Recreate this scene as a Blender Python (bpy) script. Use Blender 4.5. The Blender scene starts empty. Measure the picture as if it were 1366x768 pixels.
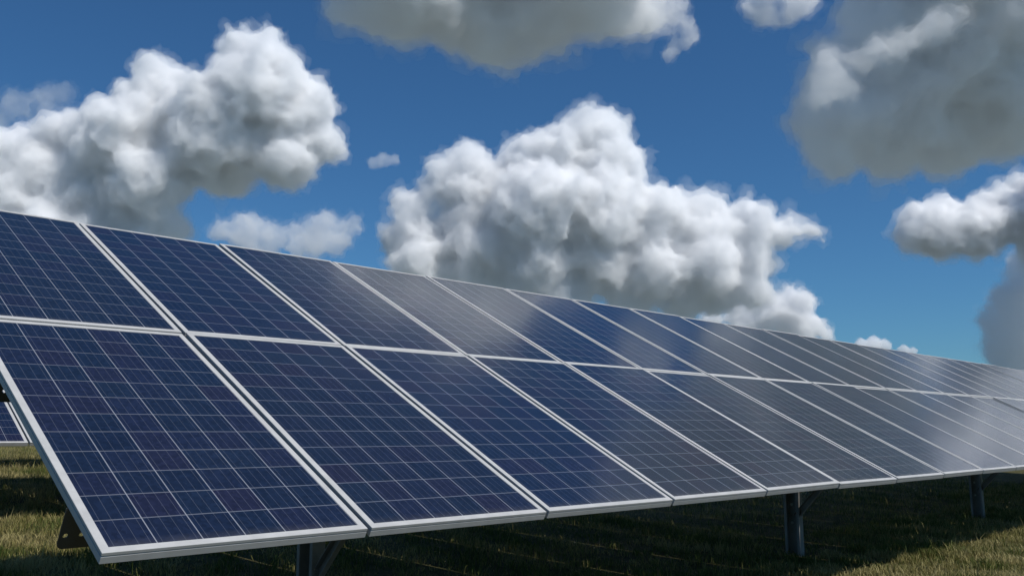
import bpy, bmesh, math, random
import numpy as np
from mathutils import Vector, Matrix

random.seed(7)
rng = np.random.default_rng(7)
scn = bpy.context.scene
COL = scn.collection
R = math.radians
LH = 0.81                      # height of the lower panel edge over the grass
TILT = R(27.65)
CT, ST = math.cos(TILT), math.sin(TILT)

# ------------------------------------------------------------------ camera
FPX = 1190.1                   # focal length in pixels of a 1366 px wide frame
CAM = Vector((-1.1086, -2.8674, LH + 0.368))
AZ, PITCH = R(44.73), R(9.07)
FWD = Vector((math.cos(AZ) * math.cos(PITCH), math.sin(AZ) * math.cos(PITCH), math.sin(PITCH)))
RIGHT = Vector((math.sin(AZ), -math.cos(AZ), 0))
UP = RIGHT.cross(FWD)
cd = bpy.data.cameras.new('camera')
cd.sensor_width = 36.0
cd.lens = FPX / 1366 * 36.0
cd.clip_start, cd.clip_end = 0.05, 60000
cam = bpy.data.objects.new('camera', cd)
COL.objects.link(cam)
cam.location = CAM
cam.rotation_euler = FWD.to_track_quat('-Z', 'Y').to_euler()
scn.camera = cam

# ------------------------------------------------------------------ sky, sun, exposure
SUN_EL, SUN_SIDE = R(53.6), R(8.0)     # SUN_SIDE: from the row's front towards its far end
SUND = Vector((math.sin(SUN_SIDE) * math.cos(SUN_EL), -math.cos(SUN_SIDE) * math.cos(SUN_EL), math.sin(SUN_EL)))
w = bpy.data.worlds.new('World')
scn.world = w
w.use_nodes = True
nt = w.node_tree
nt.nodes.clear()
sky = nt.nodes.new('ShaderNodeTexSky')
sky.sky_type = 'NISHITA'
sky.sun_disc = False
sky.sun_elevation = SUN_EL
sky.sun_rotation = math.atan2(SUND.x, SUND.y)
sky.altitude = 0
sky.air_density = 1.0
sky.dust_density = 0.3
sky.ozone_density = 3.0
tint = nt.nodes.new('ShaderNodeMix'); tint.data_type = 'RGBA'; tint.blend_type = 'MULTIPLY'
tint.inputs[0].default_value = 1.0
tint.inputs[7].default_value = (0.36, 0.68, 0.93, 1)
bg = nt.nodes.new('ShaderNodeBackground')
bg.inputs[1].default_value = 0.085
wo = nt.nodes.new('ShaderNodeOutputWorld')
nt.links.new(sky.outputs[0], tint.inputs[6])
nt.links.new(tint.outputs[2], bg.inputs[0])
nt.links.new(bg.outputs[0], wo.inputs[0])

sl = bpy.data.lights.new('sun', 'SUN')
sl.energy = 4.0
sl.angle = R(0.5)
sl.color = (1.0, 0.975, 0.93)
so = bpy.data.objects.new('sun', sl)
COL.objects.link(so)
so.rotation_euler = SUND.to_track_quat('Z', 'Y').to_euler()
so.location = (0, 0, 50)

scn.view_settings.view_transform = 'Standard'
scn.view_settings.look = 'None'
scn.view_settings.exposure = 0.0
scn.view_settings.gamma = 1.0
scn.view_settings.use_curve_mapping = False
scn.render.engine = 'CYCLES'
scn.cycles.max_bounces = 32
scn.cycles.diffuse_bounces = 3
scn.cycles.glossy_bounces = 3
scn.cycles.transmission_bounces = 2
scn.cycles.volume_bounces = 22
scn.cycles.transparent_max_bounces = 16
scn.cycles.use_denoising = True
scn.cycles.sample_clamp_indirect = 8

# ------------------------------------------------------------------ material helpers
def mat(name):
    m = bpy.data.materials.new(name)
    m.use_nodes = True
    t = m.node_tree
    t.nodes.clear()
    o = t.nodes.new('ShaderNodeOutputMaterial')
    return m, t, o

class N:
    """short-hand for building node graphs"""
    def __init__(s, t): s.t = t
    def new(s, kind, **kw):
        n = s.t.nodes.new(kind)
        for k, v in kw.items(): setattr(n, k, v)
        return n
    def link(s, a, b): s.t.links.new(a, b)
    def put(s, sock, v):
        if hasattr(v, 'links'): s.link(v, sock)
        else: sock.default_value = v
    def math(s, op, a, b=0.0, c=0.0):
        n = s.new('ShaderNodeMath', operation=op)
        s.put(n.inputs[0], a); s.put(n.inputs[1], b); s.put(n.inputs[2], c)
        return n.outputs[0]
    def mix(s, f, a, b, blend='MIX'):
        n = s.new('ShaderNodeMix', data_type='RGBA', blend_type=blend)
        s.put(n.inputs[0], f); s.put(n.inputs[6], a); s.put(n.inputs[7], b)
        return n.outputs[2]
    def noise(s, vec, scale, detail=4, rough=.55, out=0):
        n = s.new('ShaderNodeTexNoise')
        if vec is not None: s.link(vec, n.inputs['Vector'])
        n.inputs['Scale'].default_value = scale
        n.inputs['Detail'].default_value = detail
        n.inputs['Roughness'].default_value = rough
        return n.outputs[out]
    def ramp(s, f, stops):
        n = s.new('ShaderNodeValToRGB')
        s.link(f, n.inputs[0])
        e = n.color_ramp.elements
        while len(e) < len(stops): e.new(0.5)
        for el, (p, c) in zip(e, stops): el.position = p; el.color = (*c, 1)
        return n.outputs[0]
    def bsdf(s, color, rough=.5, metal=0.0, **kw):
        b = s.new('ShaderNodeBsdfPrincipled')
        s.put(b.inputs['Base Color'], color)
        s.put(b.inputs['Roughness'], rough)
        s.put(b.inputs['Metallic'], metal)
        for k, v in kw.items(): s.put(b.inputs[k], v)
        return b

MW, ML = 0.992, 1.8956          # module width and length
GAPX, GAPV = 0.020, 0.0070
PX, PV = MW + GAPX, ML + GAPV
LIP = 0.028
GW, GL = MW - 2 * LIP, ML - 2 * LIP

def cell_material():
    m, t, o = mat('polycrystalline_cells')
    n = N(t)
    tc = n.new('ShaderNodeTexCoord')
    sep = n.new('ShaderNodeSeparateXYZ')
    n.link(tc.outputs['Object'], sep.inputs[0])
    oi = n.new('ShaderNodeObjectInfo')
    rnd = oi.outputs['Random']
    u = n.math('MULTIPLY', n.math('SUBTRACT', sep.outputs[0], LIP), 6 / GW)
    v = n.math('MULTIPLY', n.math('SUBTRACT', sep.outputs[1], LIP), 12 / GL)
    fu, fv = n.math('FRACT', u), n.math('FRACT', v)
    iu, iv = n.math('FLOOR', u), n.math('FLOOR', v)
    # distance to the nearest cell edge, in cells
    eu = n.math('MINIMUM', fu, n.math('SUBTRACT', 1.0, fu))
    ev = n.math('MINIMUM', fv, n.math('SUBTRACT', 1.0, fv))
    gu = n.math('LESS_THAN', eu, 0.0125)
    gv = n.math('LESS_THAN', ev, 0.015)
    gap = n.math('MAXIMUM', gu, gv)
    # four bus bars per cell
    b4 = n.math('FRACT', n.math('MULTIPLY', fu, 4.0))
    bus = n.math('LESS_THAN', n.math('ABSOLUTE', n.math('SUBTRACT', b4, 0.5)), 0.026)
    # fine collector fingers across the cell, too thin to see one by one
    cid = n.new('ShaderNodeCombineXYZ')
    n.link(iu, cid.inputs[0]); n.link(iv, cid.inputs[1])
    n.link(n.math('MULTIPLY', rnd, 91.0), cid.inputs[2])
    wn = n.new('ShaderNodeTexWhiteNoise', noise_dimensions='3D')
    n.link(cid.outputs[0], wn.inputs['Vector'])
    # crystal grains
    off = n.new('ShaderNodeVectorMath', operation='ADD')
    n.link(tc.outputs['Object'], off.inputs[0])
    sc = n.new('ShaderNodeCombineXYZ'); n.link(n.math('MULTIPLY', rnd, 57.0), sc.inputs[2])
    n.link(sc.outputs[0], off.inputs[1])
    vor = n.new('ShaderNodeTexVoronoi'); vor.inputs['Scale'].default_value = 62
    n.link(off.outputs[0], vor.inputs['Vector'])
    grain = n.new('ShaderNodeSeparateColor'); n.link(vor.outputs['Color'], grain.inputs[0])
    base = n.ramp(wn.outputs[0], [(0.0, (0.0065, 0.0122, 0.030)), (0.45, (0.0076, 0.0148, 0.033)),
                                  (0.75, (0.0095, 0.0135, 0.034)), (1.0, (0.013, 0.0130, 0.031))])
    g = n.math('MULTIPLY_ADD', grain.outputs[0], 0.5, 0.75)
    gc = n.new('ShaderNodeCombineColor')
    for k in range(3): n.link(g, gc.inputs[k])
    base = n.mix(1.0, base, gc.outputs[0], 'MULTIPLY')
    # modules differ a little: bluer ones and purple-brown ones
    warm = n.ramp(rnd, [(0.0, (0.8, 0.95, 1.15)), (0.5, (1, 1, 1)), (1.0, (1.3, 1.1, 0.97))])
    base = n.mix(1.0, base, warm, 'MULTIPLY')
    base = n.mix(n.math('MULTIPLY', bus, 0.42), base, (0.12, 0.13, 0.16, 1))
    base = n.mix(n.math('MULTIPLY', gv, 0.66), base, (0.20, 0.21, 0.24, 1))
    base = n.mix(n.math('MULTIPLY', gu, 0.7), base, (0.34, 0.35, 0.38, 1))
    # dust film
    dn = n.noise(off.outputs[0], 2.2, 6, .6)
    base = n.mix(n.math('MULTIPLY', dn, 0.022), base, (0.26, 0.24, 0.21, 1))
    # silt washed down to the lower frame of each module
    silt = n.new('ShaderNodeMapRange'); n.link(sep.outputs[1], silt.inputs[0])
    silt.inputs[1].default_value = 0.075; silt.inputs[2].default_value = 0.03
    base = n.mix(n.math('MULTIPLY', n.math('MULTIPLY', silt.outputs[0], n.noise(off.outputs[0], 11, 5, .65)), 0.22), base, (0.20, 0.18, 0.15, 1))
    rough = n.math('MULTIPLY_ADD', dn, 0.09, 0.11)
    b = n.bsdf(base, rough, 0.0, IOR=1.52)
    b.inputs['Specular IOR Level'].default_value = 0.20
    b.inputs['Coat Weight'].default_value = 0.30
    b.inputs['Coat IOR'].default_value = 1.5
    n.link(n.math('MULTIPLY_ADD', dn, 0.07, 0.05), b.inputs['Coat Roughness'])
    n.link(b.outputs[0], o.inputs[0])
    return m

def metal_material(name, col, rough, metal, dirt=0.25, scale=9.0):
    m, t, o = mat(name)
    n = N(t)
    tc = n.new('ShaderNodeTexCoord')
    oi = n.new('ShaderNodeObjectInfo')
    off = n.new('ShaderNodeVectorMath', operation='ADD')
    n.link(tc.outputs['Object'], off.inputs[0]); n.link(oi.outputs['Location'], off.inputs[1])
    a = n.noise(off.outputs[0], scale, 5, .6)
    c = n.ramp(a, [(0.3, tuple(x * (1 - dirt) for x in col)), (0.7, col)])
    r = n.math('MULTIPLY_ADD', a, 0.2, rough - 0.1)
    b = n.bsdf(c, r, metal)
    n.link(b.outputs[0], o.inputs[0])
    return m

M_CELL = cell_material()
M_ALU = metal_material('anodised_aluminium', (0.50, 0.49, 0.47), 0.5, 0.05, 0.14, 14)
M_BACK = metal_material('white_backsheet', (0.72, 0.72, 0.72), 0.6, 0.0, 0.06)
M_GALV = metal_material('galvanised_steel', (0.28, 0.265, 0.245), 0.6, 0.1, 0.4, 7)
M_DARK = metal_material('shaded_steel', (0.085, 0.085, 0.08), 0.55, 0.1, 0.4, 7)  # rack steel darkened: the shade below the panels put into its colour
M_BOLT = metal_material('zinc_bolt', (0.55, 0.54, 0.50), 0.4, 0.6, 0.2)
M_PLAST = metal_material('black_plastic', (0.02, 0.02, 0.02), 0.5, 0.0)

def ground_material():
    m, t, o = mat('mown_field')
    n = N(t)
    tc = n.new('ShaderNodeTexCoord')
    p = tc.outputs['Object']
    a = n.noise(p, 0.7, 6, .6)
    b_ = n.noise(p, 9.0, 5, .65)
    c_ = n.noise(p, 70.0, 4, .6)
    c1 = n.ramp(a, [(0.3, (0.058, 0.066, 0.024)), (0.55, (0.098, 0.088, 0.042)), (0.75, (0.070, 0.076, 0.028))])
    c2 = n.ramp(b_, [(0.3, (0.55, 0.6, 0.5)), (0.7, (1.25, 1.15, 1.0))])
    c3 = n.ramp(c_, [(0.3, (0.5, 0.5, 0.5)), (0.7, (1.3, 1.3, 1.3))])
    c = n.mix(1.0, n.mix(1.0, c1, c2, 'MULTIPLY'), c3, 'MULTIPLY')
    # paler, cooler ground farther out, added to bounce light onto the cloud undersides
    ln = n.new('ShaderNodeVectorMath', operation='LENGTH'); n.link(p, ln.inputs[0])
    far = n.new('ShaderNodeMapRange'); n.link(ln.outputs['Value'], far.inputs[0])
    far.inputs[1].default_value = 250; far.inputs[2].default_value = 500
    far_bounce = n.ramp(n.noise(p, 0.004, 3, .5), [(0.35, (0.12, 0.14, 0.12)), (0.6, (0.185, 0.20, 0.185))])
    c = n.mix(far.outputs[0], c, far_bounce)
    b = n.bsdf(c, 0.95)
    b.inputs['Specular IOR Level'].default_value = 0.1
    bu = n.new('ShaderNodeBump'); bu.inputs['Strength'].default_value = 0.5; bu.inputs['Distance'].default_value = 0.03
    n.link(c_, bu.inputs['Height']); n.link(bu.outputs[0], b.inputs['Normal'])
    n.link(b.outputs[0], o.inputs[0])
    return m

def grass_material():
    m, t, o = mat('grass_blades')
    n = N(t)
    at = n.new('ShaderNodeAttribute', attribute_name='blade')
    tc = n.new('ShaderNodeTexCoord')
    patch = n.noise(tc.outputs['Object'], 0.9, 4, .6)
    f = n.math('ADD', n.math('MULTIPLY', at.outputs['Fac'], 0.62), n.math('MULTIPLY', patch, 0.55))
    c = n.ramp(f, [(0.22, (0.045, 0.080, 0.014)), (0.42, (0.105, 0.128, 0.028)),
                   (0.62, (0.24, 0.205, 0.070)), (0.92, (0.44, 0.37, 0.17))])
    b = n.bsdf(c, 0.7)
    b.inputs['Specular IOR Level'].default_value = 0.2
    tr = n.new('ShaderNodeBsdfTranslucent'); n.link(c, tr.inputs[0])
    mx = n.new('ShaderNodeMixShader'); mx.inputs[0].default_value = 0.25
    n.link(b.outputs[0], mx.inputs[1]); n.link(tr.outputs[0], mx.inputs[2])
    n.link(mx.outputs[0], o.inputs[0])
    return m

# ------------------------------------------------------------------ object helpers
def tag(o, label=None, cat=None, group=None, kind=None):
    if label: o['label'] = label
    if cat: o['category'] = cat
    if group: o['group'] = group
    if kind: o['kind'] = kind
    return o

def mesh_obj(name, bm, m, parent=None, smooth=False):
    bmesh.ops.recalc_face_normals(bm, faces=bm.faces)
    me = bpy.data.meshes.new(name)
    bm.to_mesh(me); bm.free()
    me.materials.append(m)
    if smooth: me.shade_smooth()
    o = bpy.data.objects.new(name, me)
    COL.objects.link(o)
    if parent: o.parent = parent
    return o

def empty(name, loc=(0, 0, 0), rot=(0, 0, 0)):
    o = bpy.data.objects.new(name, None)
    o.empty_display_size = 0.2
    COL.objects.link(o)
    o.location = loc; o.rotation_euler = rot
    return o

def copy_tree(o, parent=None):
    c = o.copy()
    COL.objects.link(c)
    c.parent = parent
    for ch in list(o.children): copy_tree(ch, c)
    return c

def extrude_profile(bm, pts, a, b, ax, ay):
    """sweep the closed 2D outline pts from point a to point b; ax, ay span its plane"""
    a, b, ax, ay = Vector(a), Vector(b), Vector(ax), Vector(ay)
    va = [bm.verts.new(a + ax * x + ay * y) for x, y in pts]
    vb = [bm.verts.new(b + ax * x + ay * y) for x, y in pts]
    k = len(pts)
    for i in range(k):
        bm.faces.new((va[i], va[(i + 1) % k], vb[(i + 1) % k], vb[i]))
    bm.faces.new(va); bm.faces.new(vb[::-1])

def c_section(w, d, t, lip=0.0):
    """open channel: web along y of width w, flanges along +x of depth d"""
    h = w / 2
    if lip:
        return [(0, -h), (d, -h), (d, -h + lip), (d - t, -h + lip), (d - t, -h + t), (t, -h + t),
                (t, h - t), (d - t, h - t), (d - t, h - lip), (d, h - lip), (d, h), (0, h)]
    return [(0, -h), (d, -h), (d, -h + t), (t, -h + t), (t, h - t), (d, h - t), (d, h), (0, h)]

def ground_z(x, y):
    """level under the front row, rising gently to a terrace behind the second"""
    s = np.clip((np.asarray(y, float) - 1.0), 0, 14)
    g = 0.0440 * s * s / (s + 0.6)
    return np.minimum(g, 0.525 + 0.10 * (g - 0.525))

# ------------------------------------------------------------------ ground and grass
def build_ground():
    ys = np.concatenate([[-9000, -3000, -800, -200, -60, -20, -8, -4], np.arange(-2, 14, .5), np.arange(14, 50, 3), [60, 120, 400, 1500, 4000, 9000]])
    xs = np.concatenate([[-9000, -3000, -800, -200, -60], np.arange(-30, 42, 2.0), [60, 120, 300, 800, 2500, 9000]])
    bm = bmesh.new()
    rows = []
    for y in ys:
        rows.append([bm.verts.new((x, y, float(ground_z(x, y)))) for x in xs])
    for j in range(len(ys) - 1):
        for i in range(len(xs) - 1):
            bm.faces.new((rows[j][i], rows[j][i + 1], rows[j + 1][i + 1], rows[j + 1][i]))
    o = mesh_obj('ground', bm, ground_material(), smooth=True)
    tag(o, 'mown field of short green and straw coloured grass under the panels', 'ground', kind='structure')
build_ground()

def build_grass():
    P = []
    def patch(x0, x1, y0, y1, dens, hs):
        k = int((x1 - x0) * (y1 - y0) * dens)
        x = rng.uniform(x0, x1, k); y = rng.uniform(y0, y1, k)
        P.append(np.stack([x, y, rng.uniform(.6, 1.4, k) * hs], 1))
    patch(2.5, 8, -1.8, 1.2, 3200, .050)
    patch(8, 14, -1.6, 2.0, 2400, .055)
    patch(14, 24, -1.0, 3.0, 700, .06)
    patch(0.0, 8, 1.2, 5.5, 1500, .05)
    patch(8, 20, 2, 8, 500, .055)
    patch(-.5, 4.5, 4.5, 9, 2200, .05)
    patch(0, 6, 9, 14, 900, .06)
    patch(0, 14, 14, 34, 220, .085)
    patch(-4, 2.5, -2.5, 5, 500, .05)
    A = np.concatenate(P)
    # a worn lawn: thin spots, thick spots and taller tufts
    def waves(X, Y, f, seed):
        r2 = np.random.default_rng(seed); t = 0
        for _ in range(7):
            a_, p_ = r2.uniform(0, 2 * np.pi, 2); q_ = f * r2.uniform(.6, 1.7)
            t = t + np.sin((X * np.cos(a_) + Y * np.sin(a_)) * q_ + p_)
        return t / 2.6
    lo, hi = waves(A[:, 0], A[:, 1], 3.0, 1), waves(A[:, 0], A[:, 1], 13.0, 2)
    keep = rng.uniform(-1.5, 1.0, len(A)) < .4 * lo + .8 * hi + .35
    A, lo, hi = A[keep], lo[keep], hi[keep]
    A[:, 2] *= 1 + .30 * np.clip(lo, -1, 1) + .5 * np.clip(hi, -.8, 1.6)
    tone = np.clip(.60 + .26 * waves(A[:, 0], A[:, 1], 5.0, 3) + rng.normal(0, .22, len(A)), 0, 1)
    # blades under the front row darker and greener, its shade put into their colour
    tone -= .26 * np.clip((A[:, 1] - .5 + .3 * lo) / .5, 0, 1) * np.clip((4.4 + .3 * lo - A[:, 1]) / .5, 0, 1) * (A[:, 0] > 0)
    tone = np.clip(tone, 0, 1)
    k = len(A)
    tall = rng.uniform(0, 1, k) < .03
    A[tall, 2] *= rng.uniform(1.4, 2.4, tall.sum())
    ang = rng.uniform(0, 2 * np.pi, k)
    lean = rng.uniform(0, 2 * np.pi, k); la = rng.uniform(.2, 1.1, k)
    wv = rng.uniform(.002, .0045, k)
    z0 = ground_z(A[:, 0], A[:, 1])
    base = np.stack([A[:, 0], A[:, 1], z0 - .004], 1)
    side = np.stack([np.cos(ang) * wv, np.sin(ang) * wv, np.zeros(k)], 1)
    ld = np.stack([np.cos(lean), np.sin(lean), np.zeros(k)], 1)
    h = A[:, 2:3]
    mid = base + ld * h * .28 * la[:, None]; mid[:, 2] += (A[:, 2] * .6)
    tip = base + ld * h * .8 * la[:, None]; tip[:, 2] += A[:, 2] * np.cos(la * .55)
    V = np.stack([base - side, base + side, mid + side * .7, mid - side * .7, tip], 1).reshape(-1, 3)
    idx = np.arange(k)[:, None] * 5
    quads = idx + np.array([0, 1, 2, 3]); tris = idx + np.array([3, 2, 4])
    loops = np.concatenate([quads, tris], 1).reshape(-1)
    starts = (np.arange(k)[:, None] * 7 + np.array([0, 4])).reshape(-1)
    me = bpy.data.meshes.new('grass')
    me.vertices.add(len(V)); me.vertices.foreach_set('co', V.astype(np.float32).ravel())
    me.loops.add(len(loops)); me.loops.foreach_set('vertex_index', loops.astype(np.int32))
    me.polygons.add(len(starts)); me.polygons.foreach_set('loop_start', starts.astype(np.int32))
    me.update(calc_edges=True)
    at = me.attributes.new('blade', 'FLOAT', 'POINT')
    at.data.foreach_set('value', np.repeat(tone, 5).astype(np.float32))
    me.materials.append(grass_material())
    o = bpy.data.objects.new('grass', me)
    COL.objects.link(o)
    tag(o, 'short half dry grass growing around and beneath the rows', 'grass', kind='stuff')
build_grass()

# ------------------------------------------------------------------ solar panels
def frame_mesh():
    prof = [(LIP, 0.0), (0.0012, 0.0), (0.0, -0.0012), (0.0, -0.0105), (0.0035, -0.0115), (0.0035, -0.0150),
            (0.0, -0.0160), (0.0, -0.0388), (0.0012, -0.040), (0.028, -0.040), (0.028, -0.0382), (0.0055, -0.0382),
            (0.0055, -0.0085), (LIP, -0.0085)]
    bm = bmesh.new()
    loops = []
    for cx, cy, sx, sy in ((0, 0, 1, 1), (MW, 0, -1, 1), (MW, ML, -1, -1), (0, ML, 1, -1)):
        loops.append([bm.verts.new((cx + sx * i, cy + sy * i, z)) for i, z in prof])
    k = len(prof)
    for c in range(4):
        A, B = loops[c], loops[(c + 1) % 4]
        for i in range(k):
            bm.faces.new((A[i], A[(i + 1) % k], B[(i + 1) % k], B[i]))
    return bm

def slab(x0, x1, y0, y1, z0, z1, bm=None):
    bm = bm or bmesh.new()
    v = [bm.verts.new((x, y, z)) for z in (z0, z1) for x, y in ((x0, y0), (x1, y0), (x1, y1), (x0, y1))]
    for f in ((0, 3, 2, 1), (4, 5, 6, 7), (0, 1, 5, 4), (1, 2, 6, 5), (2, 3, 7, 6), (3, 0, 4, 7)):
        bm.faces.new([v[i] for i in f])
    return bm

ORD = ['', 'first', 'second', 'third', 'fourth', 'fifth', 'sixth', 'seventh', 'eighth', 'ninth', 'tenth', 'eleventh', 'twelfth',
       'thirteenth', 'fourteenth', 'fifteenth', 'sixteenth', 'seventeenth', 'eighteenth', 'nineteenth', 'twentieth',
       'twenty-first', 'twenty-second', 'twenty-third', 'twenty-fourth']

def make_panel():
    root = empty('solar_panel')
    mesh_obj('frame', frame_mesh(), M_ALU, root)
    mesh_obj('cell_glass', slab(LIP - .002, MW - LIP + .002, LIP - .002, ML - LIP + .002, -.0062, -.0022), M_CELL, root)
    mesh_obj('backsheet', slab(.008, MW - .008, .008, ML - .008, -.0125, -.0095), M_BACK, root)
    jb = slab(MW / 2 - .06, MW / 2 + .06, ML - .19, ML - .09, -.034, -.0128)
    bmesh.ops.bevel(jb, geom=jb.edges[:], offset=.004, segments=2, affect='EDGES')
    mesh_obj('junction_box', jb, M_PLAST, root)
    return root

PROTO = make_panel()
used = [False]

def place_panel(x, tier, oy, oz, label, group):
    o = PROTO if not used[0] else copy_tree(PROTO)
    used[0] = True
    v = tier * PV
    j = rng.normal(0, 1, 3)
    o.location = (x + GAPX / 2, oy + v * CT, oz + v * ST + j[0] * .0012)
    o.rotation_euler = (TILT + j[1] * .0022, j[2] * .0026, 0)
    tag(o, label, 'solar panel', group)
    return o

NF = 24
for i in range(NF):
    for tier, tn in ((0, 'lower'), (1, 'upper')):
        if i == 0: ext = 'at the near left end of the front row' if tier == 0 else 'topmost at the near left end'
        else: ext = ORD[i + 1] + ' from the near left end of the front row'
        place_panel(i * PX, tier, 0.0, LH, f'blue {tn} tier solar panel, {ext}', f'{tn} tier panels of the front row')
ROW2 = (-3 * PX + .95, 7.05)
for i in range(11):
    for tier, tn in ((0, 'lower'), (1, 'upper')):
        place_panel(ROW2[0] + i * PX, tier, ROW2[1], LH + float(ground_z(0, ROW2[1])) + .01,
                    f'blue {tn} tier solar panel, {ORD[i + 1]} from the left in the row behind', f'{tn} tier panels of the second row')
ROW3 = (-3 * PX + .2, 14.1)
for i in range(13):
    for tier, tn in ((0, 'lower'), (1, 'upper')):
        place_panel(ROW3[0] + i * PX, tier, ROW3[1], LH + float(ground_z(0, ROW3[1])),
                    f'blue {tn} tier solar panel, {ORD[i + 1]} from the left in the third, farthest row', f'{tn} tier panels of the third row')

# ------------------------------------------------------------------ racks under the rows
def on_panel(x, v, n, oy=0.0, oz=LH):
    return Vector((x, oy + v * CT - n * ST, oz + v * ST + n * CT))

AXV, AXN = Vector((0, CT, ST)), Vector((0, -ST, CT))

def rack(x0, x1, oy, oz, posts, label, low_v=0.33):
    root = empty('mounting_rack', (x0, oy, oz - LH))
    O = Vector(root.location)
    # purlins: channels along the row, their web standing off the panels; each near end is a bare plate with two bolt holes
    for v in (low_v, 1.43, 2.25, 3.40):
        bm = bmesh.new()
        c = c_section(.155, .06, .004, .018)
        a = on_panel(x0 + .32, v, -.0405 - .0775, oy, oz) - O
        b = on_panel(x1, v, -.0405 - .0775, oy, oz) - O
        extrude_profile(bm, c, a, b, AXV, AXN)
        p = mesh_obj('purlin', bm, M_DARK, root)
        bm = bmesh.new()
        L, H, r = .42, .155, .022
        out = [(0, 0), (L, 0), (L, -H)] + [(r - r * math.sin(t), -H + r - r * math.cos(t)) for t in np.linspace(0, math.pi / 2, 7)]
        rings = [out] + [[(hx + .0085 * math.cos(t), -.105 + .0085 * math.sin(t)) for t in np.linspace(0, 2 * math.pi, 14, endpoint=False)] for hx in (.020, .072)]
        o0 = on_panel(x0, v, -.0405, oy, oz) - O - AXV * .003
        edges = []
        for ring in rings:
            vs = [bm.verts.new(o0 + Vector((1, 0, 0)) * x + AXN * z) for x, z in ring]
            edges += [bm.edges.new((vs[i], vs[(i + 1) % len(vs)])) for i in range(len(vs))]
        bmesh.ops.triangle_fill(bm, use_beauty=True, edges=edges)
        bmesh.ops.solidify(bm, geom=bm.faces[:], thickness=.004)
        mesh_obj('end_plate', bm, M_DARK, p)
    for px in posts:
        bm = bmesh.new()
        extrude_profile(bm, c_section(.12, .05, .005), on_panel(px - .025, .75, -.197 - .06, oy, oz) - O,
                        on_panel(px - .025, 3.55, -.197 - .06, oy, oz) - O, Vector((1, 0, 0)), AXN)
        mesh_obj('rafter', bm, M_DARK, root)
        y = 1.4
        gz = float(ground_z(px, oy + y)) + 0.0
        top = on_panel(px, (y + .14) / CT, -.257 - .06, oy, oz)
        bm = bmesh.new()
        extrude_profile(bm, c_section(.15, .08, .006, .025), Vector((px + .05, oy + y, gz - .6)) - O,
                        Vector((px + .05, oy + y, top.z + .06)) - O, Vector((-1, 0, 0)), Vector((0, 1, 0)))
        p = mesh_obj('post', bm, M_GALV, root)
        for bz in (.40, .47, .30):
            bm = bmesh.new()
            mx = Matrix.Translation(Vector((px + .042, oy + y + .03 * (1 if bz != .40 else -1), gz + bz)) - O) @ Matrix.Rotation(math.pi / 2, 4, 'Y')
            bmesh.ops.create_cone(bm, cap_ends=True, segments=6, radius1=.014, radius2=.014, depth=.012, matrix=mx)
            mesh_obj('bolt', bm, M_BOLT, p)
        # strut from the post to the front end of the rafter
        for vv in (0.80,):
            a = Vector((px + .02, oy + y + (-.03 if vv < 1.5 else .03), gz + .36)) - O
            b = on_panel(px + .02, vv, -.257 - .01, oy, oz) - O
            d = (b - a).normalized()
            nrm = d.cross(Vector((1, 0, 0))).normalized()
            bm = bmesh.new()
            extrude_profile(bm, c_section(.06, .035, .004), a, b, Vector((-1, 0, 0)), nrm)
            mesh_obj('brace', bm, M_GALV, root)
    tag(root, label, 'mounting rack', 'racks carrying the panel rows')
    return root

rack(.004, NF * PX - .004, 0, LH, [1.65, 7.02, 12.2, 17.4, 22.8], 'grey galvanised steel rack of posts, braces and purlins under the front row')
rack(ROW2[0], ROW2[0] + 11 * PX, ROW2[1], LH + float(ground_z(0, ROW2[1])) + .01, [ROW2[0] + 1.4, ROW2[0] + 6.2, ROW2[0] + 10], 'grey steel rack under the row behind the front one', .62)
rack(ROW3[0], ROW3[0] + 13 * PX, ROW3[1], LH + float(ground_z(0, ROW3[1])), [ROW3[0] + 1.2, ROW3[0] + 5.2, ROW3[0] + 10], 'grey steel rack under the third and farthest row', .62)

# ------------------------------------------------------------------ clouds
def cloud_material(name, dens):
    m, t, o = mat(name)
    v = t.nodes.new('ShaderNodeVolumePrincipled')
    v.inputs['Color'].default_value = (0.996, 0.996, 0.997, 1)
    v.inputs['Density'].default_value = dens
    v.inputs['Anisotropy'].default_value = 0.1
    t.links.new(v.outputs[0], o.inputs['Volume'])
    m.cycles.homogeneous_volume = True
    return m

def tex(name, kind, size, **kw):
    t = bpy.data.textures.new(name, kind)
    t.noise_scale = size
    for k, v in kw.items(): setattr(t, k, v)
    return t

def sky_dir(px, py):
    return FWD + RIGHT * ((px - 683) / FPX) + UP * ((384 - py) / FPX)

def unit_ball(sub):
    bm = bmesh.new()
    bmesh.ops.create_icosphere(bm, subdivisions=sub, radius=1.0)
    v = np.array([x.co[:] for x in bm.verts]); f = np.array([[x.index for x in q.verts] for q in bm.faces])
    bm.free()
    return v, f
BALLS = {k: unit_ball(k) for k in (2, 3)}

def ball_mesh(balls, s):
    V, F, n = [], [], 0
    for q, r in balls:
        v, f = BALLS[2 if r / s < 30 else 3]
        V.append(v * r + np.array(q)); F.append(f + n); n += len(v)
    me = bpy.data.meshes.new('cloud')
    me.from_pydata(np.concatenate(V).tolist(), [], np.concatenate(F).tolist())
    return me

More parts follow.
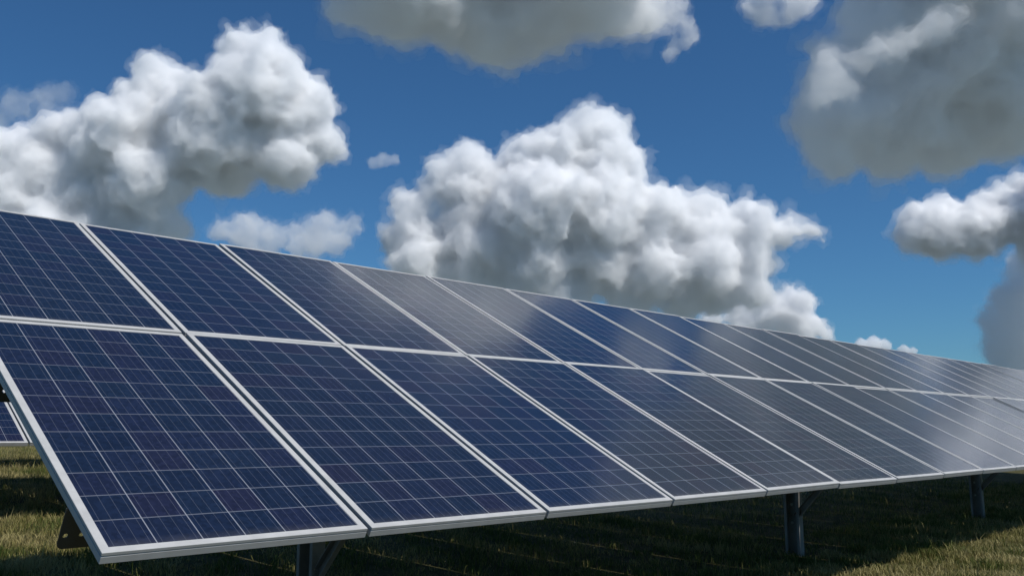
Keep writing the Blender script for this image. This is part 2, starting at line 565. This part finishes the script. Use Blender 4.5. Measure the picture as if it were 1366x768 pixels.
def cloud(D, puffs, label, tau=0.05, seed=0, vox=4.0, bump=1.0, soft=1.0, lean=.12):
    """a cumulus: heaps of round puffs (picture column, row and radius in pixels, depth in radii) at D metres,
    leaning back as it rises, fused, roughened, and filled with one even scattering volume; tau is its extinction per pixel of size"""
    rr = random.Random(seed)
    s = D / FPX
    cx = sum(p[0] * p[2] for p in puffs) / sum(p[2] for p in puffs)
    cy = sum(p[1] * p[2] for p in puffs) / sum(p[2] for p in puffs)
    C = CAM + sky_dir(cx, cy) * D
    balls = []
    for p in puffs:
        x, y, r = p[:3]
        dz = p[3] if len(p) > 3 else rr.uniform(-.35, .35)
        q = CAM + sky_dir(x, y) * (D + dz * r * s + lean * (cy - y) * s)
        balls.append((q - C, r * s))
        for _ in range(int(3 * bump) + (3 if r > 40 else 0)):
            d = Vector((rr.gauss(0, 1), rr.gauss(0, 1), rr.gauss(0, .8) + .25)).normalized()
            c2, r2 = q - C + d * r * s * rr.uniform(.62, .84), r * rr.uniform(.28, .5)
            balls.append((c2, r2 * s))
            if r2 < 14: continue
            for _ in range(1):
                d2 = (d * .5 + Vector((rr.gauss(0, 1), rr.gauss(0, 1), rr.gauss(0, 1)))).normalized()
                balls.append((c2 + d2 * r2 * s * rr.uniform(.65, .9), r2 * s * rr.uniform(.25, .45)))
    me = ball_mesh(balls, s)
    # three nested ragged shells, thin vapour outside and thicker towards the heart
    k = vox / 4.0
    both = bmesh.new()
    mats = []
    t_big = tex('billow_large', 'CLOUDS', 46 * s * k, noise_depth=2, noise_type='HARD_NOISE')
    t_mid = tex('billow_mid', 'CLOUDS', 20 * s * k, noise_depth=4, noise_type='HARD_NOISE')
    t_fine = tex('ragged', 'CLOUDS', 7 * s * k, noise_depth=4)
    t_wisp = tex('wisps', 'CLOUDS', 24 * s * k, noise_depth=5)
    for i, (inset, share, wisp, fine) in enumerate(((1, .05, 58, 30), (4, .30, 22, 20), (10, 1.0, 4, 14))):
        inset *= min(1.0, max(p[2] for p in puffs) / 30)
        tmp = bpy.data.objects.new('cloud', me); COL.objects.link(tmp)
        def remesh(v):
            md = tmp.modifiers.new('fuse', 'REMESH'); md.mode = 'VOXEL'; md.voxel_size = s * v
        def disp(t, st, mid=.5):
            d = tmp.modifiers.new('d', 'DISPLACE'); d.texture = t; d.strength = st * s * k * bump; d.mid_level = mid
            d.texture_coords = 'LOCAL'
        remesh(vox)
        disp(t_big, -30, .33 - inset / 30 / max(bump, .5))
        remesh(vox * .8)
        disp(t_mid, -10, .33)
        disp(t_fine, fine, .5)
        if wisp: disp(t_wisp, wisp, .5)
        remesh(vox * .55)
        dg = bpy.context.evaluated_depsgraph_get()
        me2 = bpy.data.meshes.new_from_object(tmp.evaluated_get(dg))
        bpy.data.objects.remove(tmp)
        mats.append(cloud_material('cloud_vapour', tau * share * soft / s))
        me2.materials.clear()
        for m in mats: me2.materials.append(m)
        me2.polygons.foreach_set('material_index', np.full(len(me2.polygons), i, np.int32))
        both.from_mesh(me2)
        bpy.data.meshes.remove(me2)
    me2 = bpy.data.meshes.new('cloud'); both.to_mesh(me2); both.free()
    for m in mats: me2.materials.append(m)
    me2.shade_smooth()
    o = bpy.data.objects.new('cloud', me2); COL.objects.link(o)
    o.location = C
    tag(o, label, 'cloud')
    return o

cloud(3200, [(345, 120, 70), (400, 150, 52), (330, 75, 42), (355, 52, 24), (432, 190, 32), (290, 170, 70), (220, 150, 62), (200, 95, 30),
             (238, 122, 34), (150, 185, 58), (100, 195, 50), (40, 215, 50), (-20, 220, 60), (-90, 220, 80), (380, 210, 46), (300, 220, 48),
             (200, 235, 60), (110, 250, 62), (20, 265, 60), (-70, 290, 70), (150, 290, 48), (222, 300, 34), (60, 310, 52), (0, 320, 50), (120, 325, 40), (180, 325, 34)],
      'tall white cumulus tower rising above the near left end of the panels', tau=.13, seed=1)
cloud(4200, [(790, 190, 50), (785, 160, 24), (745, 205, 45), (820, 225, 45), (700, 215, 38), (625, 225, 38), (590, 245, 34), (545, 285, 34),
             (640, 270, 60), (720, 280, 70), (800, 290, 70), (880, 290, 48), (940, 300, 46), (1000, 300, 38), (1050, 310, 26), (1085, 308, 15), (1098, 325, 12),
             (555, 325, 46), (640, 335, 50), (720, 345, 52), (800, 355, 48), (880, 355, 46), (950, 355, 46), (1000, 345, 36), (910, 385, 34), (620, 372, 36), (690, 388, 36), (760, 398, 36), (840, 402, 34), (910, 410, 30), (960, 395, 34), (1005, 385, 32), (560, 348, 38), (530, 318, 28)],
      'broad heaped cumulus in the middle of the sky, grey beneath', tau=.13, seed=2)
cloud(5200, [(1060, 408, 30), (1030, 415, 28), (1080, 430, 22), (990, 420, 24), (950, 428, 18), (1105, 445, 13), (1060, 440, 30), (1000, 440, 28)],
      'low bright cumulus just above the far part of the panel row', tau=.13, seed=3, vox=3)
cloud(6500, [(1165, 459, 12), (1180, 461, 10), (1150, 462, 11), (1205, 466, 8), (1218, 468, 7)],
      'tiny pale cloud peeping over the far end of the panels', tau=.12, seed=4, vox=1.6, bump=.5)
cloud(4600, [(330, 305, 26), (300, 310, 20), (360, 315, 22), (395, 312, 20), (432, 302, 24), (458, 308, 18), (350, 335, 24), (420, 325, 22), (290, 312, 16), (474, 300, 17), (395, 328, 22), (325, 325, 24), (450, 322, 22)],
      'small soft cloud low between the two big cumulus clouds', tau=.035, seed=5, vox=3)
cloud(5600, [(545, 362, 14), (565, 366, 13), (530, 360, 9), (585, 374, 8)],
      'small white cloud scrap on the upper panel edge under the middle cumulus', tau=.1, seed=6, vox=2, bump=.6)
cloud(4000, [(497, 218, 11), (512, 214, 12), (526, 213, 9)], 'faint cloud wisp alone right of the left cumulus', tau=.03, seed=7, vox=2.4, bump=.5)
cloud(4200, [(20, 140, 22), (55, 132, 22), (85, 125, 18), (0, 155, 22), (40, 150, 18)], 'thin hazy cloud veil left behind the tall cumulus', tau=.012, seed=8, vox=3)
cloud(1500, [(470, 0, 45), (540, 5, 62), (610, 12, 64), (670, 30, 68), (740, 14, 66), (800, 8, 58), (850, 12, 48), (560, -60, 110), (680, -80, 120), (790, -70, 95)],
      'dark grey cloud base hanging over the middle top of the picture', tau=.055, seed=9, vox=6, lean=-.2)
cloud(1900, [(902, 10, 20), (912, 35, 18), (905, 60, 16), (892, 75, 10), (885, 20, 20), (918, 50, 16)], 'ragged pale cloud scrap at the right tip of the top cloud', tau=.03, seed=10, vox=3)
cloud(1700, [(1112, 160, 62), (1105, 110, 44), (1105, 70, 34), (1095, 190, 36), (1180, 60, 60), (1160, 150, 70), (1240, 120, 100), (1330, 110, 100), (1260, 40, 90), (1150, 20, 40),
             (1380, 60, 120), (1392, 140, 50), (1115, 212, 34), (1180, 202, 44), (1260, 190, 48), (1340, 185, 46), (1300, -40, 120), (1430, -60, 150), (1250, -150, 130)],
      'large dark grey cloud filling the upper right corner', tau=.055, seed=11, vox=6, lean=-.1)
cloud(2000, [(1020, 12, 26), (1045, 22, 22), (1000, 10, 18), (1065, 0, 30), (1040, -20, 30)], 'small pale cloud at the top edge left of the dark corner cloud', tau=.035, seed=12, vox=3)
cloud(3900, [(1222, 303, 34), (1258, 304, 42), (1300, 303, 42), (1340, 290, 44), (1370, 266, 36), (1400, 280, 54), (1440, 300, 40), (1390, 335, 36)],
      'bright rounded cumulus entering from the right edge below the dark cloud', tau=.2, seed=13, lean=.6)
cloud(4300, [(1352, 402, 34), (1338, 428, 32), (1372, 440, 42), (1345, 470, 34), (1395, 400, 40), (1350, 460, 24), (1400, 480, 40), (1375, 490, 24), (1372, 362, 34), (1392, 385, 44), (1335, 455, 26)],
      'blue grey shaded cloud low at the right edge above the panels', tau=.055, seed=14, vox=3)
cloud(1490, [(1092, 132, 24), (1106, 108, 30), (1108, 80, 24), (1128, 122, 22), (1150, 80, 22), (1172, 68, 24), (1200, 60, 24), (1226, 48, 26), (1252, 36, 30), (1275, 22, 24)],
      'sunlit ragged scraps along the left side of the dark corner cloud', tau=.022, seed=15, vox=3.6)
cloud(3600, [(1490, 150, 60), (1450, 210, 50), (1520, 220, 70), (1590, 180, 70), (1480, 280, 50), (1560, 290, 60), (1640, 260, 70), (1460, 335, 34), (1530, 350, 40), (1610, 340, 50), (1560, 110, 50)],
      'thin bright cloud bank standing beyond the right edge of the picture', tau=.12, lean=1.3, seed=16)
